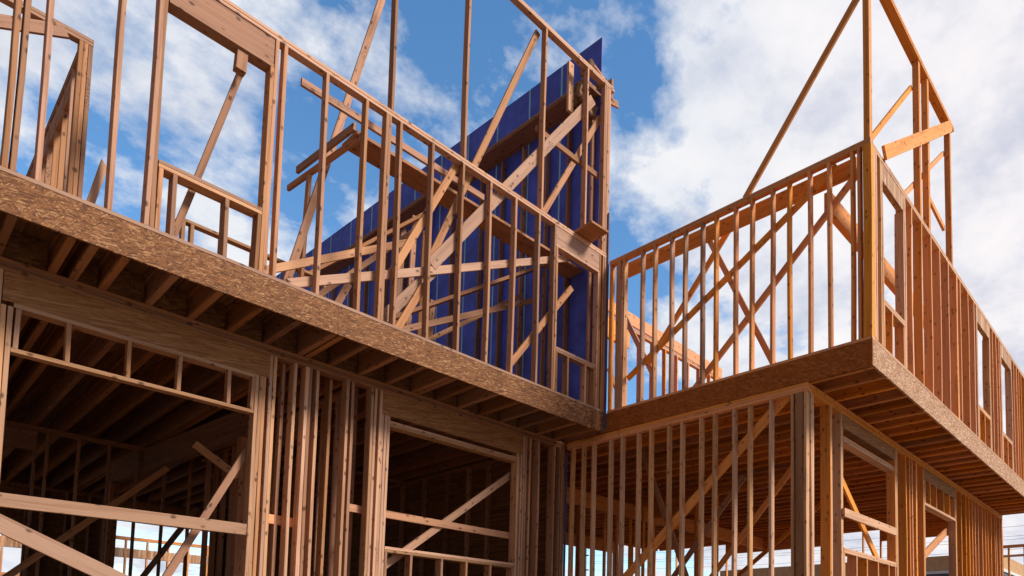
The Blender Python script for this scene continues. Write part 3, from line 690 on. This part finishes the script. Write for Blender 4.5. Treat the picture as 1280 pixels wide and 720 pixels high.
nt.links.new(math_n(nt, 'DIVIDE', sep.outputs[0], den), cmb.inputs[0]); nt.links.new(math_n(nt, 'DIVIDE', sep.outputs[1], den), cmb.inputs[1])
cmb.inputs[2].default_value = 13.3
nA = N(nt, 'ShaderNodeTexNoise', i_Scale=3.3, i_Detail=15.0, i_Roughness=0.60, i_Distortion=0.08)
nt.links.new(cmb.outputs[0], nA.inputs['Vector'])
nB = N(nt, 'ShaderNodeTexNoise', i_Scale=5.5, i_Detail=8.0, i_Roughness=0.6)
nt.links.new(cmb.outputs[0], nB.inputs['Vector'])
# cloud cover differs by compass direction: thin veil, broken blue, heavy bright cloud
hl = math_n(nt, 'SQRT', math_n(nt, 'ADD', math_n(nt, 'MULTIPLY', sep.outputs[0], sep.outputs[0]), math_n(nt, 'ADD', math_n(nt, 'MULTIPLY', sep.outputs[1], sep.outputs[1]), 1e-5)))
sx = math_n(nt, 'DIVIDE', sep.outputs[0], hl)
bias = ramp(nt, math_n(nt, 'ADD', math_n(nt, 'MULTIPLY', sx, 0.5), 0.5, True), [(0.0, grey(.70)), (0.47, grey(.66)), (0.55, grey(.585)), (0.64, grey(.555)), (0.70, grey(.50)), (0.88, grey(.455)), (0.935, grey(.60)), (1.0, grey(.74))])  # cover at the low end added for the unseen dark clouds
cov = math_n(nt, 'ADD', nA.outputs[0], math_n(nt, 'SUBTRACT', bias.outputs[0], 0.5))
fac = ramp(nt, cov, [(0.455, grey(0)), (0.51, grey(0.5)), (0.57, grey(1))])
cbase = ramp(nt, nB.outputs[0], [(0.32, (0.60, 0.66, 0.80)), (0.52, (0.87, 0.90, 0.96)), (0.7, (0.98, 0.98, 1.0))])
bg2 = nt.nodes.new('ShaderNodeBackground'); bg2.inputs['Strength'].default_value = 0.95
pos = math_n(nt, 'ADD', math_n(nt, 'MULTIPLY', sx, 0.5), 0.5, True)
# dark clouds added in the unseen half, to dim the faces turned that way
unseen_dim = ramp(nt, pos, [(0.0, (0.23, 0.23, 0.25)), (0.44, (0.27, 0.27, 0.29)), (0.55, (1, 1, 1))])
ccol = N(nt, 'ShaderNodeMix', data_type='RGBA', blend_type='MULTIPLY')
ccol.inputs[0].default_value = 1.0; nt.links.new(cbase.outputs[0], ccol.inputs[6]); nt.links.new(unseen_dim.outputs[0], ccol.inputs[7])
warm = ramp(nt, sx, [(0.80, grey(0)), (1.0, grey(1))])
cw = mix_col(nt, warm.outputs[0], (1.0, 1.0, 1.0), (1.12, 1.05, 1.02))
nt.links.new(mix_col(nt, 1.0, ccol.outputs[2], cw, 'MULTIPLY'), bg2.inputs['Color'])
mx = nt.nodes.new('ShaderNodeMixShader')
nt.links.new(fac.outputs[0], mx.inputs[0]); nt.links.new(bg.outputs[0], mx.inputs[1]); nt.links.new(bg2.outputs[0], mx.inputs[2])
nt.links.new(mx.outputs[0], out.inputs['Surface'])

S.view_settings.view_transform = 'Standard'; S.view_settings.look = 'None'
S.view_settings.exposure = 0.0; S.view_settings.gamma = 1.0; S.view_settings.use_curve_mapping = False
S.cycles.max_bounces = 6; S.cycles.diffuse_bounces = 4
S.cycles.use_denoising = True
